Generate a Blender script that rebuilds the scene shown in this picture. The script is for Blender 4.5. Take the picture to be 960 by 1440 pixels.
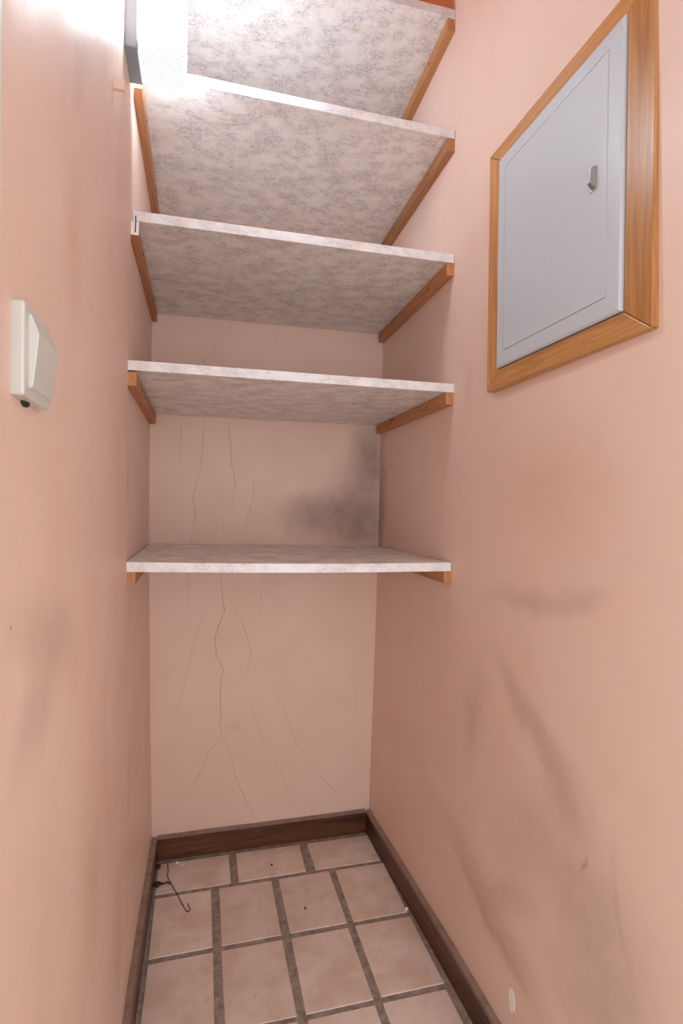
import bpy, bmesh, math, random
from mathutils import Vector, Matrix, noise
random.seed(7)
for o in list(bpy.data.objects): bpy.data.objects.remove(o)
sc = bpy.context.scene
C = sc.collection

# ------------------------------------------------------------------ camera
F_PX = 769.6                                   # focal length in pixels of the 960 x 1440 frame
yaw, pitch, roll = 0.24879, -0.00886, 0.01178
F = Vector((math.sin(yaw), math.cos(yaw), 0)); Rt = Vector((math.cos(yaw), -math.sin(yaw), 0)); U = Vector((0, 0, 1))
F, U = F*math.cos(pitch) + U*math.sin(pitch), U*math.cos(pitch) - F*math.sin(pitch)
Rt, U = Rt*math.cos(roll) + U*math.sin(roll), U*math.cos(roll) - Rt*math.sin(roll)
cd = bpy.data.cameras.new('camera'); cam = bpy.data.objects.new('camera', cd); C.objects.link(cam)
cd.sensor_fit = 'HORIZONTAL'; cd.sensor_width = 36; cd.lens = F_PX*36/960; cd.clip_start = 0.01
m = Matrix((Rt, U, -F)).transposed().to_4x4(); m.translation = (0, 0, 1.28); cam.matrix_world = m
sc.camera = cam

# ------------------------------------------------------------------ world, added fill lights in the hall, exposure
w = bpy.data.worlds.new('world'); sc.world = w; w.use_nodes = True
w.node_tree.nodes['Background'].inputs[0].default_value = (.80, .88, 1, 1)
w.node_tree.nodes['Background'].inputs[1].default_value = 0.4
def area(name, loc, rot, sx, sy, power, col):
    l = bpy.data.lights.new(name, 'AREA'); l.shape = 'RECTANGLE'; l.size = sx; l.size_y = sy; l.energy = power; l.color = col
    o = bpy.data.objects.new(name, l); C.objects.link(o); o.location = loc; o.rotation_euler = rot
    return o
# unseen fill lights added behind the camera, standing in for daylight from the hall
area('hall_fill_front', (.3, -1.66, 1.18), (math.radians(90), 0, 0), 3.2, 2.2, 66, (.98, .985, .98))  # added wide fill, set low to reach the recess and shelf undersides
area('hall_fill_left', (-1.64, -.66, 1.45), (0, math.radians(-90), 0), 1.9, 1.6, 11, (1.0, .98, .95))  # added fill that reaches the near side walls only
area('hall_fill_right', (2.24, -.66, 1.45), (0, math.radians(90), 0), 1.9, 1.6, 11, (1.0, .98, .95))  # added likewise for the opposite near wall
LAMP_STRENGTH = 65
vs = sc.view_settings; vs.view_transform = 'Standard'; vs.look = 'None'; vs.gamma = 1; vs.use_curve_mapping = False; vs.exposure = 0.0

# ------------------------------------------------------------------ helpers
def lin(r, g, b):
    return tuple(((c/255)/12.92 if c/255 <= .04045 else ((c/255+.055)/1.055)**2.4) for c in (r, g, b)) + (1,)
def obj(name, bm, mat, parent=None, smooth=False):
    me = bpy.data.meshes.new(name)
    if parent is not None: bmesh.ops.translate(bm, verts=bm.verts, vec=-parent.location)
    bmesh.ops.recalc_face_normals(bm, faces=bm.faces)
    bm.to_mesh(me); bm.free()
    if mat: me.materials.append(mat)
    if smooth:
        for f in me.polygons: f.use_smooth = True
    o = bpy.data.objects.new(name, me); C.objects.link(o)
    if parent is not None: o.parent = parent
    return o
def thing(name, label, cat, loc, group=None):
    o = bpy.data.objects.new(name, None); C.objects.link(o); o.location = loc; o.empty_display_size = .05
    tag(o, label, cat, group); return o
def tag(o, label, cat, group=None):
    o['label'] = label; o['category'] = cat
    if group: o['group'] = group
    return o
def struct(o, label=None):
    o['kind'] = 'structure'
    if label: o['label'] = label
    return o
def hexa(bm, pts):
    v = [bm.verts.new(p) for p in pts]
    for f in ((0,1,2,3), (4,5,6,7), (0,1,5,4), (1,2,6,5), (2,3,7,6), (3,0,4,7)): bm.faces.new([v[i] for i in f])
    return v
def box(bm, x0, x1, y0, y1, z0, z1):
    return hexa(bm, [(x0,y0,z0), (x1,y0,z0), (x1,y1,z0), (x0,y1,z0), (x0,y0,z1), (x1,y0,z1), (x1,y1,z1), (x0,y1,z1)])
def bev(bm, r, seg=2):
    bmesh.ops.bevel(bm, geom=list(bm.edges), offset=r, segments=seg, profile=.5, affect='EDGES', clamp_overlap=True)
    return bm
def bbox(x0, x1, y0, y1, z0, z1, r=0, seg=2):
    bm = bmesh.new(); box(bm, x0, x1, y0, y1, z0, z1)
    if r: bmesh.ops.recalc_face_normals(bm, faces=bm.faces); bev(bm, r, seg)
    return bm

# ---- node helpers
class NT:
    def __init__(s, name):
        s.m = bpy.data.materials.new(name); s.m.use_nodes = True; s.t = s.m.node_tree
        s.b = s.t.nodes['Principled BSDF']; s.out = s.t.nodes['Material Output']
    def n(s, typ, **kw):
        x = s.t.nodes.new(typ)
        for k, v in kw.items(): setattr(x, k, v)
        return x
    def l(s, a, b): s.t.links.new(a, b)
    def val(s, sock, v):
        if hasattr(v, 'links') or isinstance(v, bpy.types.NodeSocket): s.l(v, sock)
        else: sock.default_value = v
    def coord(s, scale=(1,1,1), rot=(0,0,0), loc=(0,0,0)):
        tc = s.n('ShaderNodeTexCoord'); mp = s.n('ShaderNodeMapping')
        mp.inputs['Scale'].default_value = scale; mp.inputs['Rotation'].default_value = rot; mp.inputs['Location'].default_value = loc
        s.l(tc.outputs['Object'], mp.inputs['Vector']); return mp.outputs[0]
    def noise(s, vec, scale, detail=4, rough=.5, dist=0):
        x = s.n('ShaderNodeTexNoise'); s.l(vec, x.inputs['Vector'])
        x.inputs['Scale'].default_value = scale; x.inputs['Detail'].default_value = detail; x.inputs['Roughness'].default_value = rough; x.inputs['Distortion'].default_value = dist
        return x.outputs['Fac']
    def ramp(s, v, a, b, lo=0., hi=1., smooth=True):
        x = s.n('ShaderNodeMapRange'); x.interpolation_type = 'SMOOTHSTEP' if smooth else 'LINEAR'
        s.val(x.inputs['Value'], v)
        for i, q in zip(('From Min', 'From Max', 'To Min', 'To Max'), (a, b, lo, hi)): x.inputs[i].default_value = q
        return x.outputs['Result']
    def math(s, op, a, b=0.):
        x = s.n('ShaderNodeMath', operation=op); s.val(x.inputs[0], a); s.val(x.inputs[1], b); return x.outputs[0]
    def mix(s, f, a, b, mode='MIX'):
        x = s.n('ShaderNodeMix', data_type='RGBA', blend_type=mode)
        s.val(x.inputs[0], f); s.val(x.inputs[6], a); s.val(x.inputs[7], b); return x.outputs[2]
    def bump(s, h, strength=.2, dist=.002):
        x = s.n('ShaderNodeBump'); x.inputs['Strength'].default_value = strength; x.inputs['Distance'].default_value = dist
        s.l(h, x.inputs['Height']); s.l(x.outputs[0], s.b.inputs['Normal'])
    def fin(s, col, rough=.6, spec=.4):
        s.val(s.b.inputs['Base Color'], col); s.val(s.b.inputs['Roughness'], rough)
        s.b.inputs['Specular IOR Level'].default_value = spec; return s.m

PINK = lin(235, 204, 189)
def wall_mat(name, base, stains=(), u='Y', streak=0.06, gain=.62):
    """painted plaster; stains are real dirt marks: (u, z, ru, rz, angle, strength, colour)"""
    t = NT(name); P = t.coord()
    v1 = t.noise(P, 2.3, 3); v2 = t.noise(P, 9, 5, .6)
    col = t.mix(t.ramp(v1, .3, .7), base, tuple(c*k for c, k in zip(base[:3], (.96, .93, .91))) + (1,))
    col = t.mix(t.ramp(v2, .45, .75, 0, streak*3), col, tuple(c*k for c, k in zip(base[:3], (.9, .86, .84))) + (1,))
    # tiny specks of dirt
    vo = t.n('ShaderNodeTexVoronoi'); vo.inputs['Scale'].default_value = 16; t.l(P, vo.inputs['Vector'])
    rare = t.ramp(t.noise(P, 7, 2), .60, .64)
    sp = t.math('MULTIPLY', t.ramp(vo.outputs['Distance'], .02, .05, .55, 0), rare)
    col = t.mix(sp, col, lin(120, 80, 60))
    if stains:
        nz = t.n('ShaderNodeTexNoise'); nz.inputs['Scale'].default_value = 7; nz.inputs['Detail'].default_value = 5; t.l(P, nz.inputs['Vector'])
        va = t.n('ShaderNodeVectorMath', operation='SUBTRACT'); t.l(nz.outputs['Color'], va.inputs[0]); va.inputs[1].default_value = (.5, .5, .5)
        vb = t.n('ShaderNodeVectorMath', operation='SCALE'); t.l(va.outputs[0], vb.inputs[0]); vb.inputs['Scale'].default_value = .09
        vc = t.n('ShaderNodeVectorMath', operation='ADD'); t.l(P, vc.inputs[0]); t.l(vb.outputs[0], vc.inputs[1])
        sx = t.n('ShaderNodeSeparateXYZ'); t.l(vc.outputs[0], sx.inputs[0])
        uu, zz = sx.outputs[u], sx.outputs['Z']
        mott = t.ramp(t.noise(P, 22, 5, .65), .25, .7, .7, 1.0)
        for (cu, cz, ru, rz, ang, st, sc_) in stains:
            a = math.radians(ang); du = t.math('SUBTRACT', uu, cu); dz = t.math('SUBTRACT', zz, cz)
            p1 = t.math('ADD', t.math('MULTIPLY', du, math.cos(a)/ru), t.math('MULTIPLY', dz, math.sin(a)/ru))
            p2 = t.math('SUBTRACT', t.math('MULTIPLY', dz, math.cos(a)/rz), t.math('MULTIPLY', du, math.sin(a)/rz))
            d = t.math('SQRT', t.math('ADD', t.math('MULTIPLY', p1, p1), t.math('MULTIPLY', p2, p2)))
            col = t.mix(t.math('MULTIPLY', t.ramp(d, 0.0, 1.3, st*gain, 0), mott), col, sc_)
    h = t.math('ADD', t.math('MULTIPLY', t.noise(P, 55, 4, .6), .5), t.noise(P, 14, 3))
    t.bump(h, .22, .004)
    return t.fin(col, t.ramp(v2, .3, .7, .42, .58), .35)
SOOT = lin(104, 82, 84); GREY = lin(150, 118, 106); TAN = lin(196, 150, 118)
M = {}
M['wall_left'] = wall_mat('pink_plaster_left', PINK, [
    (.66, 1.13, .20, .05, -20, .45, GREY), (.60, 1.06, .10, .06, 30, .45, GREY), (1.09, .79, .05, .18, 10, .35, TAN), (1.47, .60, .04, .16, 0, .40, GREY),
    (.96, .65, .10, .2, 15, .30, TAN), (1.25, .33, .10, .16, 0, .4, GREY), (.78, 1.62, .06, .12, 0, .40, lin(205, 140, 110)),
    (.80, 1.85, .12, .03, 45, .35, GREY), (1.03, 2.06, .10, .03, 50, .35, GREY), (1.43, 1.33, .05, .08, 0, .45, GREY), (.62, .75, .12, .25, 0, .25, TAN)], 'Y')
M['wall_right'] = wall_mat('pink_plaster_right', PINK, [
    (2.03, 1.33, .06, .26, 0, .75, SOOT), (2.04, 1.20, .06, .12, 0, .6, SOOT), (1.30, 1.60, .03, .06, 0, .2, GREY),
    (.95, 1.33, .22, .13, 0, .42, TAN), (1.02, 1.09, .20, .035, -8, .45, GREY), (.86, 1.10, .08, .03, -20, .35, GREY),
    (1.02, .83, .19, .05, 42, .6, GREY), (.90, .74, .09, .07, 30, .45, GREY), (1.27, .74, .06, .16, 12, .36, GREY), (1.19, .29, .22, .024, 19, .5, lin(140, 108, 98)), (1.19, .32, .28, .07, 19, .5, GREY),
    (1.04, .58, .2, .10, -50, .35, GREY), (.84, .55, .18, .16, 20, .60, GREY), (.78, .38, .2, .12, 0, .55, GREY), (.765, .60, .012, .13, -8, .28, GREY),
    (1.10, .40, .14, .05, -30, .40, GREY), (.855, .63, .006, .03, 5, .9, lin(165, 110, 70))], 'Y')
M['wall_back'] = wall_mat('pink_plaster_back', PINK, [
    (.635, 1.48, .10, .15, 0, .80, SOOT), (.52, 1.25, .20, .11, 10, .62, SOOT), (.385, 1.25, .13, .09, 0, .50, lin(116, 90, 76)), (.60, 1.20, .16, .10, 0, .55, SOOT), (.60, 1.34, .15, .17, 0, .50, SOOT),
    (.12, .45, .03, .02, 0, .2, GREY)], 'X', .06, .78)
M['pink'] = wall_mat('pink_plaster', PINK)
M['ceiling'] = wall_mat('ceiling_paint', lin(214, 132, 92))
M['hall'] = wall_mat('hall_plaster', lin(228, 226, 222))
def plain(name, col, rough=.5, spec=.5, metal=0, bump=0):
    t = NT(name)
    if bump: t.bump(t.noise(t.coord(), 120, 3), bump, .001)
    t.b.inputs['Metallic'].default_value = metal
    return t.fin(col, rough, spec)
def wood(name, c1, c2, axis='Y', rough=.55, dust=None, scale=1., knots=True):
    t = NT(name); s = [38*scale]*3; s['XYZ'.index(axis)] = 2.2*scale
    P = t.coord(tuple(s)); g = t.noise(P, 1, 6, .65, 1.2); g2 = t.noise(P, 4.5, 3, .6)
    oi = t.n('ShaderNodeObjectInfo')
    col = t.mix(t.ramp(g, .3, .72), c1, c2)
    col = t.mix(t.ramp(g2, .5, .8, 0, .35), col, tuple(c*.6 for c in c2[:3]) + (1,))
    if knots:
        k = t.n('ShaderNodeTexVoronoi'); k.inputs['Scale'].default_value = 1; s2 = [16]*3; s2['XYZ'.index(axis)] = 5
        t.l(t.coord(tuple(s2)), k.inputs['Vector'])
        col = t.mix(t.ramp(k.outputs['Distance'], .07, .16, .75, 0), col, tuple(c*.3 for c in c2[:3]) + (1,))
    hs = t.n('ShaderNodeHueSaturation'); t.l(col, hs.inputs['Color']); t.l(t.ramp(oi.outputs['Random'], 0, 1, .86, 1.12, False), hs.inputs['Value']); col = hs.outputs[0]
    if dust:
        ge = t.n('ShaderNodeNewGeometry'); sx = t.n('ShaderNodeSeparateXYZ'); t.l(ge.outputs['Normal'], sx.inputs[0])
        f = t.math('MULTIPLY', t.ramp(sx.outputs['Z'], .4, .85), t.ramp(t.noise(t.coord(), 30, 4), .2, .6, .55, .95))
        col = t.mix(f, col, dust)
    t.bump(g, .25, .001)
    return t.fin(col, rough, .4)
M['batten'] = wood('pine_batten', lin(196, 140, 95), lin(164, 106, 64))
M['base_x'] = wood('baseboard_wood_x', lin(112, 70, 40), lin(58, 32, 18), 'X', .42, lin(160, 140, 130), .8, False)
M['base_y'] = wood('baseboard_wood_y', lin(94, 57, 40), lin(52, 30, 22), 'Y', .42, lin(160, 140, 128), .8, False)
M['frame_y'] = wood('varnished_frame_y', lin(206, 150, 92), lin(172, 114, 64), 'Y', .28, None, 1.2, False)
M['frame_z'] = wood('varnished_frame_z', lin(206, 150, 92), lin(172, 114, 64), 'Z', .28, None, 1.2, False)
M['panel'] = plain('white_enamel', lin(196, 201, 208), .28, .5)
M['switch'] = plain('ivory_plastic', lin(204, 199, 194), .35, .5)
M['white_trim'] = plain('white_gloss_paint', lin(214, 214, 210), .4)
M['lamp_base'] = plain('grey_lamp_base', lin(150, 156, 164), .45)
M['chrome'] = plain('zinc_latch', lin(170, 172, 168), .32, .5, .8)
M['dark'] = plain('dark_metal', lin(58, 50, 46), .55, .4, .4)
M['dust'] = plain('dark_dust', lin(62, 54, 52), .95, .1)
M['chip'] = plain('bare_plaster', lin(246, 241, 234), .8, .2, 0, .4)
M['crack'] = plain('crack_dark', lin(184, 134, 114), .9, .1)
# marbled laminate
def laminate(name, edge=False):
    t = NT(name); P = t.coord((1, 1.25, 1.25))
    base = lin(238, 236, 238) if edge else lin(246, 239, 236)
    warm = t.ramp(t.noise(P, 12, 4, .6), .46, .70, 0, .5); col = t.mix(warm, base, lin(240, 220, 204))
    clus = t.ramp(t.noise(P, 15, 4, .65), .36, .66)
    P2 = t.coord((1, 1.5, 1.5)); vein = t.noise(P2, 46, 6, .68, 1.2)
    ab = t.math('ABSOLUTE', t.math('SUBTRACT', vein, .5))
    line = t.ramp(ab, .0, .045, 1, 0); speck = t.ramp(t.noise(P2, 95, 5, .7), .52, .68)
    col = t.mix(t.math('MULTIPLY', clus, .30), col, lin(200, 190, 193))
    k_ = .55 if edge else 1.
    col = t.mix(t.math('MULTIPLY', t.math('MULTIPLY', line, t.ramp(clus, 0, 1, .10, 1)), .62*k_), col, lin(128, 120, 130))
    col = t.mix(t.math('MULTIPLY', t.math('MULTIPLY', speck, clus), .45*k_), col, lin(138, 130, 140))
    return t.fin(col, .42, .45)
M['laminate'] = laminate('marbled_laminate'); M['edge'] = laminate('marbled_edge_band', True)
def tile_mat():
    t = NT('beige_tile'); oi = t.n('ShaderNodeObjectInfo'); tc = t.n('ShaderNodeTexCoord')
    va = t.n('ShaderNodeVectorMath', operation='ADD'); t.l(tc.outputs['Object'], va.inputs[0]); t.l(oi.outputs['Location'], va.inputs[1]); P = va.outputs[0]
    col = t.mix(t.ramp(t.noise(P, 9, 4, .55), .35, .68), lin(236, 220, 210), lin(222, 198, 184))
    col = t.mix(t.ramp(t.noise(P, 30, 5, .6), .5, .75, 0, .35), col, lin(196, 166, 150))
    col = t.mix(t.ramp(t.noise(P, 60, 2), .76, .80, 0, .8), col, lin(110, 84, 70))
    hs = t.n('ShaderNodeHueSaturation'); t.l(col, hs.inputs['Color']); t.l(t.ramp(oi.outputs['Random'], 0, 1, .92, 1.06, False), hs.inputs['Value'])
    t.bump(t.noise(P, 60, 4), .1, .001)
    return t.fin(hs.outputs[0], .45, .45)
M['tile'] = tile_mat()
t = NT('grey_grout'); P = t.coord(); g = t.noise(P, 40, 6, .7)
t.bump(g, .6, .004); M['grout'] = t.fin(t.mix(t.ramp(g, .3, .7), lin(176, 164, 154), lin(132, 121, 111)), .9, .15)

# ------------------------------------------------------------------ the room shell
ZS = [.08, 1.15, 1.62, 2.0, 2.65]
YL = [.5, 1.393, 1.402, 2.06]
TL = [[-.159]*5, [-.170, -.175, -.175, -.169, -.165], [-.171, -.180, -.180, -.174, -.170], [-.167, -.185, -.183, -.178, -.178]]
YR = [.5, 1.395, 2.06]
TR = [[.700, .671, .660, .649, .632], [.681, .672, .672, .668, .662], [.657, .674, .676, .681, .685]]
def lerp1(xs, vs_, x):
    if x <= xs[0]: i = 0
    elif x >= xs[-1]: i = len(xs)-2
    else: i = max(j for j in range(len(xs)-1) if xs[j] <= x)
    f = (x-xs[i])/(xs[i+1]-xs[i]); f = min(max(f, -.3), 1.3)
    return vs_[i]*(1-f)+vs_[i+1]*f
def XL(y, z): return lerp1(YL, [lerp1(ZS, r, z) for r in TL], y) + .0016*noise.noise(Vector((3.1, y*2.6, z*2.1)))
def XR(y, z): return lerp1(YR, [lerp1(ZS, r, z) for r in TR], y) + .0016*noise.noise(Vector((8.7, y*2.4, z*2.2)))
def YB(x, z): return 2.059 - .0156*(z-1.2) + .0012*noise.noise(Vector((x*3, 1.7, z*2.4)))
ZT = 2.93
def frange(a, b, n): return [a+(b-a)*i/(n-1) for i in range(n)]
def slab(name, us, vs2, inner, outer, mat):
    bm = bmesh.new(); G = [[bm.verts.new(inner(u, v)) for v in vs2] for u in us]; nu, nv = len(us), len(vs2)
    for i in range(nu-1):
        for j in range(nv-1): bm.faces.new((G[i][j], G[i+1][j], G[i+1][j+1], G[i][j+1])).smooth = True
    rim = [G[i][0] for i in range(nu)] + [G[-1][j] for j in range(1, nv)] + [G[i][-1] for i in range(nu-2, -1, -1)] + [G[0][j] for j in range(nv-2, 0, -1)]
    q = [bm.verts.new(outer(v.co)) for v in rim]
    for i in range(len(rim)): bm.faces.new((rim[i], rim[(i+1) % len(rim)], q[(i+1) % len(rim)], q[i]))
    bm.faces.new(q)
    return struct(obj(name, bm, mat))
zs = frange(-.02, ZT, 48)
ys_l = frange(.34, 1.36, 26) + [1.375, 1.388, 1.393, 1.402, 1.408, 1.42] + frange(1.45, 2.10, 16)
slab('wall_left', ys_l, zs, lambda y, z: (XL(y, z), y, z), lambda c: (-.30, c.y, c.z), M['wall_left'])
slab('wall_right', frange(.34, 2.10, 44), zs, lambda y, z: (XR(y, z), y, z), lambda c: (.82, c.y, c.z), M['wall_right'])
wb = slab('wall_back', frange(-.30, .82, 36), zs, lambda x, z: (x, YB(x, z), z), lambda c: (c.x, 2.22, c.z), M['wall_back'])
struct(obj('ceiling', bbox(-.30, .82, .34, 2.22, ZT, ZT+.1), M['ceiling']))
fl = struct(obj('floor', bbox(-1.7, 2.3, -1.82, 2.22, -.12, -.002), M['grout']))
struct(obj('floor_hall_bounce', bbox(-1.7, 2.3, -1.7, .40, -.004, .0), plain('pale_bounce_floor', lin(226, 214, 202), .4)))  # pale slab added to bounce light up onto the shelf undersides
struct(obj('trim_1', bbox(XL(1.42, 2.7)-.002, XR(1.42, 2.7)+.002, 1.412, 1.432, 2.650, ZT), M['ceiling']), 'salmon painted board closing the space above the top shelf')

# doorway and hall behind the camera
bm = bmesh.new(); box(bm, -1.7, -.30, .34, .46, .0, 2.7); struct(obj('wall_front_left', bm, M['hall']))
struct(obj('wall_front_right', bbox(.82, 2.3, .34, .46, .0, 2.7), M['hall']))
struct(obj('wall_front_top', bbox(-.30, .82, .30, .339, 2.12, 2.7), M['hall']))
for n, a in (('low', (-1.7, 2.3, .0, .06)), ('top', (-1.7, 2.3, 2.30, 2.7)), ('left', (-1.7, -1.3, .06, 2.30)), ('right', (1.9, 2.3, .06, 2.30))):
    struct(obj('wall_hall_back_' + n, bbox(a[0], a[1], -1.82, -1.7, a[2]-.004, a[3]-.004), M['hall']))
bm = bmesh.new()
for x in (-1.3, -.26, .8, 1.84): box(bm, x, x+.06, -1.78, -1.72, .06, 2.30)
for z in (.06, 2.24): box(bm, -1.24, 1.84, -1.775, -1.725, z, z+.055)
struct(obj('added_window_3', bm, M['white_trim']))  # unseen frame added around the wide fill light
struct(obj('ceiling_hall', bbox(-1.7, 2.3, -1.7, .339, 2.7, 2.8), M['hall']))
for i, x in enumerate((-1.66, 2.26)):
    bm = bmesh.new(); d = .03
    for y0, y1, z0, z1 in ((-1.7, -1.5, -.004, 2.7), (.18, .34, -.004, 2.7), (-1.5, .18, -.004, .46), (-1.5, .18, 2.44, 2.7)): box(bm, x-d, x+d, y0, y1, z0, z1)
    struct(obj('wall_hall_' + ('left', 'right')[i], bm, M['hall']))
    bm = bmesh.new()
    for y0, y1, z0, z1 in ((-1.5, -1.45, .46, 2.44), (.13, .18, .46, 2.44), (-1.45, .13, .46, .51), (-1.45, .13, 2.39, 2.44)): box(bm, x-.02, x+.02, y0, y1, z0, z1)
    struct(obj('added_window_%d' % (i+1), bm, M['white_trim']))  # unseen frames added around the fill lights at the hall ends
# white door lining on the left, its edge just shows in the photograph
bm = bbox(-.172, -.1515, .36, .476, .0, 2.12, .004); struct(obj('trim_2', bm, M['white_trim']), 'white painted door lining at the left edge')
struct(obj('trim_3', bbox(.672, .715, .36, .47, .0, 2.12, .004), M['white_trim']))

# floor tiles, each its own piece
TZ = .004
def tile(x0, x1, y0, y1):
    cx, cy = (x0+x1)/2, (y0+y1)/2; bm = bmesh.new()
    j = lambda: random.uniform(-.0018, .0018); hx, hy = (x1-x0)/2, (y1-y0)/2
    hexa(bm, [(-hx,-hy,-.012), (hx,-hy,-.012), (hx,hy,-.012), (-hx,hy,-.012), (-hx+j(),-hy+j(),0), (hx+j(),-hy+j(),0), (hx+j(),hy+j(),0), (-hx+j(),hy+j(),0)])
    bmesh.ops.recalc_face_normals(bm, faces=bm.faces)
    bmesh.ops.bevel(bm, geom=[e for e in bm.edges if max(v.co.z for v in e.verts) > -.001], offset=.0014, segments=1, affect='EDGES')
    o = obj('tile', bm, M['tile']); o.location = (cx, cy, random.uniform(-.0006, .0006)); o.parent = fl
    return o
for x0, x1 in ((-.139, .105), (.132, .366), (.398, .636)): tile(x0, x1, 1.879, 2.036)
cols = ((-.137, .040), (.065, .241), (.266, .443), (.465, .643))
for r, (y0, y1) in enumerate(((1.615, 1.861), (1.347, 1.597), (1.082, 1.332), (.816, 1.066), (.552, .801))):
    for x0, x1 in cols: tile(x0, x1, y0, y1)

# baseboards
def baseboard(name, pts, inward, h, th, mat):
    """pts: wall-side points; inward: unit vector into the room per board"""
    bm = bmesh.new(); rows = []
    for i, p in enumerate(pts):
        q = Vector(p); n = Vector(inward)
        hh = h + .0008*noise.noise(q*6)
        prof = [(0, -.004), (th, -.004), (th, hh-.005), (th-.004, hh), (0, hh)]
        rows.append([bm.verts.new((q.x+n.x*a-n.x*.004*(a == 0), q.y+n.y*a-n.y*.004*(a == 0), z)) for a, z in prof])
    for i in range(len(rows)-1):
        for k in range(5): bm.faces.new((rows[i][k], rows[i+1][k], rows[i+1][(k+1) % 5], rows[i][(k+1) % 5]))
    bm.faces.new(rows[0]); bm.faces.new(rows[-1][::-1])
    return struct(obj(name, bm, mat))
HB = .081
baseboard('baseboard_left', [(XL(y, .06), y, 0) for y in frange(.486, 2.054, 18)], (1, 0, 0), HB, .021, M['base_y'])
baseboard('baseboard_right', [(XR(y, .06), y, 0) for y in frange(.472, 2.054, 18)], (-1, 0, 0), HB, .021, M['base_y'])
baseboard('baseboard_back', [(x, YB(x, .06), 0) for x in frange(XL(2.06, .06)+.0215, XR(2.06, .06)-.0215, 12)], (0, -1, 0), HB, .021, M['base_x'])

# hairline cracks in the back wall
CR = [
[(0.068, 1.029), (0.072, 0.958), (0.082, 0.886), (0.049, 0.8), (0.053, 0.729), (0.082, 0.673), (0.07, 0.619), (0.071, 0.498), (0.077, 0.432)],
[(0.077, 0.432), (0.026, 0.36), (-0.015, 0.266), (-0.066, 0.207)],
[(0.077, 0.432), (0.107, 0.352), (0.135, 0.249), (0.179, 0.144), (0.202, 0.096)],
[(-0.047, 1.05), (-0.05, 0.907)], [(0.016, 0.894), (-0.02, 0.809), (-0.045, 0.681), (-0.065, 0.596), (-0.085, 0.532)],
[(0.112, 0.918), (0.156, 0.823), (0.181, 0.739), (0.169, 0.64)], [(0.22, 1.015), (0.211, 0.865)],
[(0.263, 0.617), (0.321, 0.466), (0.356, 0.372), (0.45, 0.236), (0.565, 0.107)],
[(0.181, 0.544), (0.227, 0.395), (0.289, 0.288), (0.359, 0.121)], [(0.552, 0.655), (0.589, 0.56), (0.597, 0.454), (0.652, 0.385)],
[(-0.077, 1.586), (-0.082, 1.431)], [(0.003, 1.592), (-0.006, 1.419), (-0.033, 1.318), (-0.025, 1.233), (-0.042, 1.14)],
[(0.09, 1.588), (0.103, 1.436), (0.114, 1.364), (0.107, 1.277)], [(0.185, 1.424), (0.186, 1.336), (0.158, 1.205), (0.116, 1.139)],
[(0.072, 1.24), (0.077, 1.146)], [(0.028, 1.961), (0.043, 1.889)],
[(0.101, 1.955), (0.067, 1.892), (0.038, 1.854), (0.034, 1.837), (0.0, 1.817), (-0.002, 1.64)], [(0.258, 1.935), (0.255, 1.801)]]
WID = [.0019, .0013, .0015, .001, .001, .0013, .0008, .001, .0008, .0007, .0012, .0015, .0016, .0011, .0011, .001, .0014, .0008]
for pl, wd in zip(CR, WID):
    pts = []
    for (x0, z0), (x1, z1) in zip(pl[:-1], pl[1:]):
        n = max(3, int(math.hypot(x1-x0, z1-z0)/.018))
        for k in range(n):
            f = k/n; pts.append((x0+(x1-x0)*f+random.uniform(-.0022, .0022), z0+(z1-z0)*f))
    pts.append(pl[-1]); bm = bmesh.new(); prev = None
    for i, (x, z) in enumerate(pts):
        hw = wd/2*(1 if 2 < i < len(pts)-4 else .6)*random.uniform(.6, 1.15); y = YB(x, z)
        cur = [bm.verts.new((x-hw, y-.0004, z)), bm.verts.new((x+hw, y-.0004, z)), bm.verts.new((x+hw, y+.003, z)), bm.verts.new((x-hw, y+.003, z))]
        if prev:
            for k in range(4): bm.faces.new((prev[k], prev[(k+1) % 4], cur[(k+1) % 4], cur[k]))
        prev = cur
    obj('crack', bm, M['crack'], wb)

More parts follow.
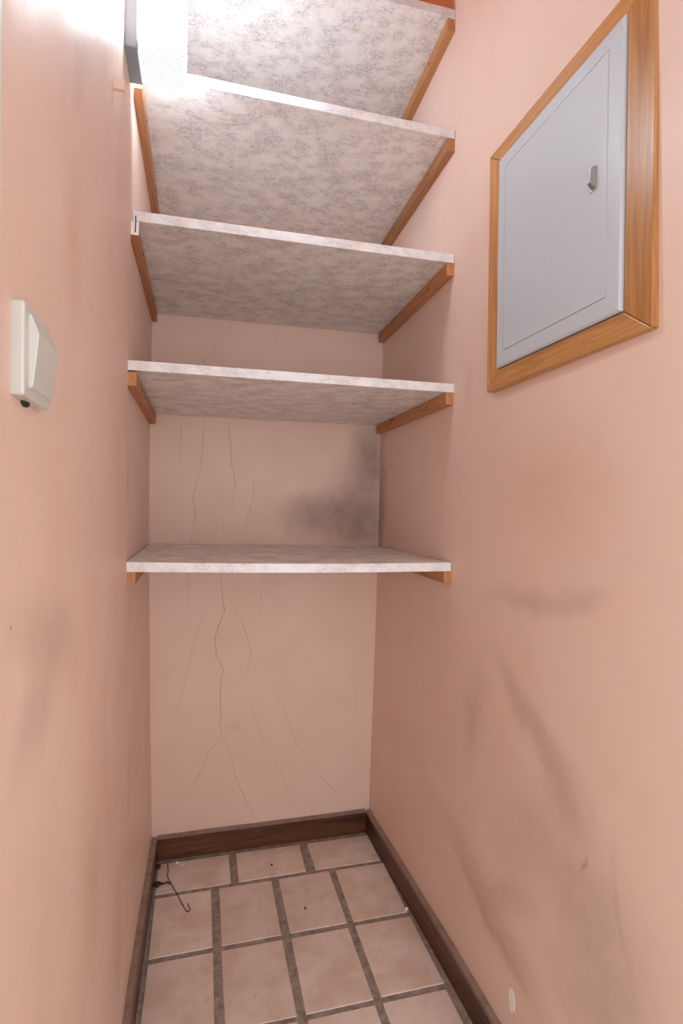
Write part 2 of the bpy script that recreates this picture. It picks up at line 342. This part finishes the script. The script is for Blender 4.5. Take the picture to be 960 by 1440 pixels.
# ------------------------------------------------------------------ shelves and battens
YF, TH = 1.395, .0225
SH = [('topmost', 2.649, 2.649, -.163, .6605), ('second', 2.332, 2.321, -.163, .6625), ('third', 1.981, 1.980, -.1655, .666), ('fourth', 1.625, 1.624, -.176, .6705), ('lowest', 1.142, 1.129, -.178, .669)]
LAB = ['topmost marbled laminate shelf, cut off by the upper edge of the picture', 'second marbled laminate shelf from the top, partly hidden by the wall lamp',
       'middle marbled laminate shelf, third of the five', 'fourth marbled laminate shelf from the top, just above the soot stained recess', 'lowest marbled laminate shelf, the only one showing its upper side']
WHICH = ['topmost shelf', 'second shelf from the top', 'middle shelf', 'fourth shelf from the top', 'lowest shelf']
for k, (nm, zl, zr, xl, xr) in enumerate(SH):
    t_ = thing('shelf', LAB[k], 'shelf', ((xl+xr)/2, YF, min(zl, zr)-TH), 'marbled shelves across the closet')
    ybk = min(YB(.1, zl), YB(.5, zl)) - .004; xbl = XL(2.04, zl)+.004; xbr = XR(2.04, zr)-.004
    bm = bmesh.new(); n = 10; rows = []
    for i in range(n+1):
        f = i/n; sag = -.0035*math.sin(math.pi*f)*(k == 4)
        zf = zl+(zr-zl)*f; fx, bx_ = xl+(xr-xl)*f, xbl+(xbr-xbl)*f
        rows.append([bm.verts.new(c) for c in ((fx, YF+.0022, zf-TH+sag), (bx_, ybk, zf-TH), (bx_, ybk, zf), (fx, YF+.0022, zf+sag))])
    for i in range(n):
        for q in range(4): bm.faces.new((rows[i][q], rows[i][(q+1) % 4], rows[i+1][(q+1) % 4], rows[i+1][q]))
    bm.faces.new(rows[0]); bm.faces.new(rows[-1][::-1])
    obj('board', bm, M['laminate'], t_)
    bm = bmesh.new(); prev = None
    for i in range(n+1):
        f = i/n; sag = -.0035*math.sin(math.pi*f)*(k == 4); zf = zl+(zr-zl)*f+sag; fx = xl+(xr-xl)*f; e = .0006
        cur = [bm.verts.new(c) for c in ((fx, YF+.0021, zf-TH-e), (fx, YF+.0007, zf-TH-e), (fx, YF, zf-TH+.001), (fx, YF, zf-.001), (fx, YF+.0007, zf+e), (fx, YF+.0021, zf+e))]
        if prev:
            for q in range(6): bm.faces.new((prev[q], prev[(q+1) % 6], cur[(q+1) % 6], cur[q]))
        else: bm.faces.new(cur)
        prev = cur
    bm.faces.new(prev[::-1]); obj('edge_band', bm, M['edge'], t_)
    # battens screwed to the side walls
    for side in (('left', 'right') if k else ('right',)):
        z1 = (zl if side == 'left' else zr) - TH - (.0008 if not (k == 3 and side == 'left') else .004); z0 = z1 - .033
        X = XL if side == 'left' else XR; s = 1 if side == 'left' else -1
        y0, y1 = YF+.004, 2.035
        bt = thing('batten', '%s supporting the %s along the %s wall' % ('pale pine batten' if k != 2 or side != 'left' else 'pine batten with whitened end', WHICH[k], side), 'batten', (X(y0, z0)+s*.011, y0, z0), 'shelf battens')
        bm = bmesh.new(); pv = None
        N = 9
        for i in range(N):
            y = y0+(y1-y0)*i/(N-1); a = X(y, z0)-s*.0015; b = a+s*.0235
            if s > 0 and k == 2: b -= .004
            cur = [bm.verts.new(c) for c in ((a, y, z0), (b-s*.0012, y, z0), (b, y, z0+.0012), (b, y, z1), (a, y, z1))]
            if pv:
                for q in range(5): bm.faces.new((pv[q], pv[(q+1) % 5], cur[(q+1) % 5], cur[q]))
            else: bm.faces.new(cur)
            pv = cur
        bm.faces.new(pv[::-1]); obj('strip', bm, M['batten'], bt)
        # screw heads on the inner face
        for f in (.22, .74):
            y = y0+(y1-y0)*f; bx_ = X(y, z0)+s*.022 - (.004 if s > 0 and k == 2 else 0)
            bm = bmesh.new(); bmesh.ops.create_cone(bm, cap_ends=True, segments=10, radius1=.0034, radius2=.0026, depth=.0016, matrix=Matrix.Translation((bx_+s*.0004, y, (z0+z1)/2)) @ Matrix.Rotation(math.radians(90), 4, 'Y'))
            obj('screw', bm, M['dark'], bt)
        if k == 2 and side == 'left':
            bm = bbox(-.1735, -.1535, y0-.0012, y0+.0002, z0+.001, z1); obj('end_cap', bm, M['chip'], bt)
            cu = bmesh.new(); pp = [(-.1605, YF-.0016, z1+.011), (-.1600, YF-.002, z1-.004), (-.1610, YF+.0006, z1-.018), (-.1618, YF+.0016, z1-.026)]
            pv = None
            for p in pp:
                cur = [cu.verts.new((p[0]+.0011*math.cos(a), p[1]+.0011*math.sin(a), p[2])) for a in (0, 1.57, 3.14, 4.71)]
                if pv:
                    for q in range(4): cu.faces.new((pv[q], pv[(q+1) % 4], cur[(q+1) % 4], cur[q]))
                pv = cur
            obj('nail', cu, M['dark'], bt)

# ------------------------------------------------------------------ electrical panel on the right wall
ep = thing('electrical_panel', 'white metal electrical panel with wooden surround on the right wall', 'electrical panel', (.664, .93, 1.55))
XO, XI = .650, .672
oy0, oy1, oz0, oz1 = .684, 1.176, 1.555, 2.110      # wood outer
iy0, iy1, iz0, iz1 = .742, 1.128, 1.598, 2.074      # wood inner
def frame_piece(p, mat):
    """p: 4 (y,z) corners, extruded in X with an eased outer edge"""
    bm = bmesh.new(); hexa(bm, [(XO, y, z) for y, z in p] + [(XI, y, z) for y, z in p])
    bmesh.ops.recalc_face_normals(bm, faces=bm.faces); bev(bm, .0022, 2)
    return obj('frame_board', bm, mat, ep)
g = .0003
frame_piece([(oy0+g, oz0), (oy1-g, oz0), (iy1-g, iz0), (iy0+g, iz0)], M['frame_y'])
frame_piece([(oy0+g, oz1), (oy1-g, oz1), (iy1-g, iz1), (iy0+g, iz1)], M['frame_y'])
frame_piece([(oy0, oz0+g), (oy0, oz1-g), (iy0, iz1-g), (iy0, iz0+g)], M['frame_z'])
frame_piece([(oy1, oz0+g), (oy1, oz1-g), (iy1, iz1-g), (iy1, iz0+g)], M['frame_z'])
dy0, dy1, dz0, dz1 = .7775, 1.0955, 1.634, 2.041
bm = bmesh.new()                                     # metal frame: a raised ring with sloped rim
ring = lambda a, x: [bm.verts.new((x, y, z)) for y, z in ((iy0+a, iz0+a), (iy1-a, iz0+a), (iy1-a, iz1-a), (iy0+a, iz1-a))]
R0, R1, R2 = ring(.002, .668), ring(.002, .6475), ring(.0055, .6445)
q = [(dy0-.0012, dz0-.0012), (dy1+.0012, dz0-.0012), (dy1+.0012, dz1+.0012), (dy0-.0012, dz1+.0012)]
R3 = [bm.verts.new((.6445, y, z)) for y, z in q]; R4 = [bm.verts.new((.655, y, z)) for y, z in q]
for A, B in ((R0, R1), (R1, R2), (R2, R3), (R3, R4)):
    for i in range(4): bm.faces.new((A[i], A[(i+1) % 4], B[(i+1) % 4], B[i]))
bm.faces.new(R4); obj('metal_frame', bm, M['panel'], ep)
dr = obj('door', bbox(.6440, .654, dy0, dy1, dz0, dz1, .0008), M['panel'], ep)
bm = bmesh.new()                                     # small latch with a tapered lower end, standing in a shallow recess plate
box(bm, .6425, .6442, .801, .817, 1.826, 1.866)
hexa(bm, [(.6315, .803, 1.836), (.6315, .809, 1.836), (.643, .811, 1.827), (.643, .801, 1.827), (.6345, .803, 1.862), (.6345, .809, 1.862), (.643, .811, 1.866), (.643, .801, 1.866)])
la = obj('latch', bm, M['chrome'], ep); la['label'] = 'small zinc latch'

# ------------------------------------------------------------------ light switch on the left wall
sw = thing('light_switch', 'ivory square rocker light switch on the left wall', 'light switch', (-.16, .564, 1.373))
obj('plate', bbox(-.1615, -.149, .5225, .6055, 1.373, 1.4545, .0022), M['switch'], sw)
bm = bmesh.new()
pr = [(-.151, 1.3815), (-.1462, 1.3825), (-.1440, 1.400), (-.1412, 1.4300), (-.1422, 1.4335), (-.1478, 1.4470), (-.151, 1.4480)]
A = [bm.verts.new((x, .5365, z)) for x, z in pr]; B = [bm.verts.new((x, .6035, z)) for x, z in pr]
bm.faces.new(A); bm.faces.new(B[::-1])
for i in range(7): bm.faces.new((A[i], A[(i+1) % 7], B[(i+1) % 7], B[i]))
bmesh.ops.recalc_face_normals(bm, faces=bm.faces); bev(bm, .001, 2); obj('rocker', bm, M['switch'], sw)
bm = bmesh.new(); bmesh.ops.create_uvsphere(bm, u_segments=12, v_segments=8, radius=.0034, matrix=Matrix.Translation((-.1585, .560, 1.3725)) @ Matrix.Diagonal((.8, 3.0, 1.2, 1)))
obj('dark_lump', bm, M['dark'], sw, True)  # flattened dark lump at the plate's lower edge

# ------------------------------------------------------------------ wall lamp
lx = -.171; ly0, ly1, lz0, lz1 = 1.225, 1.333, 2.236, 2.47
wl = thing('wall_lamp', 'lit wall lamp with patterned glass on a grey base, upper left', 'lamp', (lx, 1.28, lz0))
obj('base', bbox(lx-.002, -.140, ly0, ly1, lz0, lz1, .003), M['lamp_base'], wl)
t = NT('glowing_pressed_glass'); P = t.coord()
sx = t.n('ShaderNodeSeparateXYZ'); t.l(P, sx.inputs[0])                # local: origin at the lamp bottom
def swirl(cx, cy, kx, ky):
    a = t.math('MULTIPLY', t.math('SUBTRACT', sx.outputs['X'], cx), kx); b = t.math('MULTIPLY', t.math('SUBTRACT', sx.outputs['Y'], cy), ky)
    return t.math('SQRT', t.math('ADD', t.math('MULTIPLY', a, a), t.math('MULTIPLY', b, b)))
d = t.math('MINIMUM', swirl(.075, -.022, 1, 1.5), swirl(.075, .028, 1, 1.5))
wv = t.math('SINE', t.math('ADD', t.math('MULTIPLY', d, 900), t.math('MULTIPLY', t.noise(P, 45, 2), 7)))
pat = t.ramp(wv, -1, .2, .74, .98)
zg = t.math('MULTIPLY', t.ramp(sx.outputs['Z'], .012, .055, 0, 1), t.ramp(sx.outputs['Z'], .10, .17, 1, .12))   # emission painted low on the glass, sparing the top shelf
st = t.math('ADD', t.math('MULTIPLY', pat, t.ramp(zg, 0, 1, 1.0, 3)), t.math('MULTIPLY', zg, LAMP_STRENGTH))
t.l(t.mix(zg, (.93, .97, 1, 1), (.72, .88, 1, 1)), t.b.inputs['Emission Color']); t.l(st, t.b.inputs['Emission Strength'])
t.bump(wv, .4, .002)
M['glass'] = t.fin(lin(120, 124, 126), .15, .5)
bm = bbox(-.141, -.046, ly0+.001, ly1+.002, lz0-.003, lz1+.003)
bmesh.ops.recalc_face_normals(bm, faces=bm.faces)
bmesh.ops.bevel(bm, geom=[e for e in bm.edges if max(v.co.x for v in e.verts) > -.1], offset=.018, segments=5, profile=.5, affect='EDGES')
bmesh.ops.subdivide_edges(bm, edges=[e for e in bm.edges if e.calc_length() > .03], cuts=6, use_grid_fill=True)
for v in bm.verts:                                                     # pressed ribs along the sides
    if v.co.x > -.135 and lz0+.01 < v.co.z < lz1-.01: v.co.x += .0016*math.sin(v.co.z*210)
obj('glass_diffuser', bm, M['glass'], wl, True)
# painted-over clip on the wall beside the lamp
cc = obj('cable_clip', bbox(XL(1.09, 2.06)-.004, XL(1.09, 2.06)+.019, 1.088, 1.097, 2.047, 2.068, .002), M['pink'])
tag(cc, 'small pink painted cable clip on the left wall just below the lamp', 'cable clip')

# ------------------------------------------------------------------ small things on floor and wall
def tube(bm, pts, r, seg=6):
    pv = None; P_ = [Vector(p) for p in pts]
    for i, p in enumerate(P_):
        d_ = (P_[min(i+1, len(P_)-1)] - P_[max(i-1, 0)]).normalized(); a = d_.cross(Vector((0, 0, 1)));
        if a.length < .01: a = Vector((1, 0, 0))
        a.normalize(); b = d_.cross(a)
        cur = [bm.verts.new(p + r*(a*math.cos(6.2832*k/seg) + b*math.sin(6.2832*k/seg))) for k in range(seg)]
        if pv:
            for k in range(seg): bm.faces.new((pv[k], pv[(k+1) % seg], cur[(k+1) % seg], cur[k]))
        else: bm.faces.new(cur)
        pv = cur
    bm.faces.new(pv[::-1]); return bm
def smoothpath(p, n=5):
    out = []
    for i in range(len(p)-1):
        p0, p1, p2, p3 = (Vector(p[max(0, min(len(p)-1, i+k))]) for k in (-1, 0, 1, 2))
        for k in range(n):
            f = k/n; out.append(.5*((2*p1)+(p2-p0)*f+(2*p0-5*p1+4*p2-p3)*f*f+(3*p1-p0-3*p2+p3)*f**3))
    return out + [Vector(p[-1])]
wp = [(-.108, 2.026, .002), (-.104, 1.985, .006), (-.104, 1.955, .004), (-.092, 1.922, .003), (-.066, 1.853, .003), (-.044, 1.792, .003), (-.034, 1.774, .002), (-.026, 1.780, .003), (-.035, 1.806, .006)]
tag(obj('wire', tube(bmesh.new(), smoothpath(wp), .0013), M['dark'], None, True), 'thin dark bent wire with a hooked end lying on the floor tiles', 'wire')
wp = [(-.140, 1.921, .004), (-.128, 1.926, .005), (-.115, 1.922, .003), (-.104, 1.925, .004), (-.094, 1.918, .002)]
bm = tube(bmesh.new(), smoothpath(wp), .0022)
def lump(bm, c, r, seed):
    s0 = len(bm.verts); res = bmesh.ops.create_icosphere(bm, subdivisions=2, radius=1)
    for v in res['verts']:
        n_ = 1+.5*noise.noise(v.co*2.2+Vector((seed, 0, 0))); v.co = Vector((c[0]+v.co.x*r[0]*n_, c[1]+v.co.y*r[1]*n_, c[2]+v.co.z*r[2]*n_))
    return bm
lump(bm, (-.136, 1.919, .006), (.011, .011, .007), 3); lump(bm, (-.126, 1.924, .004), (.008, .006, .004), 5)
tag(obj('dust_clump', bm, M['dust']), 'dark tangled dust clump on the floor beside the bent wire', 'dust')
tag(obj('dust_clump', lump(bmesh.new(), (-.139, 2.014, .005), (.008, .010, .006), 9), M['dust']), 'dark dust clump in the rear left floor corner', 'dust')
for c, r, lab in (((-.076, 2.026, .003), (.006, .004, .003), 'white paint crumb on the tile in the rear left corner, bigger one'), ((-.060, 2.012, .002), (.003, .003, .002), 'tiny white paint crumb on the tile in the rear left corner'),
                  ((.642, 1.624, .003), (.006, .006, .004), 'white paint crumb on the floor joint beside the right baseboard')):
    tag(obj('paint_crumb', lump(bmesh.new(), c, r, c[0]*50), M['chip']), lab, 'crumb')
for c, r, lab in (((.251, 1.940, .001), (.004, .005, .002), 'small dark crumb on the middle tile of the rear row'), ((.329, 1.704, .001), (.003, .006, .002), 'small dark crumb on the tile in the second row')):
    tag(obj('dirt_crumb', lump(bmesh.new(), c, r, c[1]*20), M['dust']), lab, 'crumb')
# bare plaster chip in the right wall paint
bm = bmesh.new(); n = 14; cy, cz = 1.088, .175; xw = XR(cy, cz)
ring0 = [(cy+.012*math.cos(6.283*i/n)*(1+.5*noise.noise(Vector((i*1.3, 2, 0)))), cz+.026*math.sin(6.283*i/n)*(1+.4*noise.noise(Vector((i*1.7, 5, 0))))) for i in range(n)]
a = [bm.verts.new((xw-.0008, y, z)) for y, z in ring0]; b = [bm.verts.new((xw+.004, y, z)) for y, z in ring0]
bm.faces.new(a); bm.faces.new(b[::-1])
for i in range(n): bm.faces.new((a[i], a[(i+1) % n], b[(i+1) % n], b[i]))
o = obj('paint_chip', bm, M['chip'], bpy.data.objects['wall_right'])
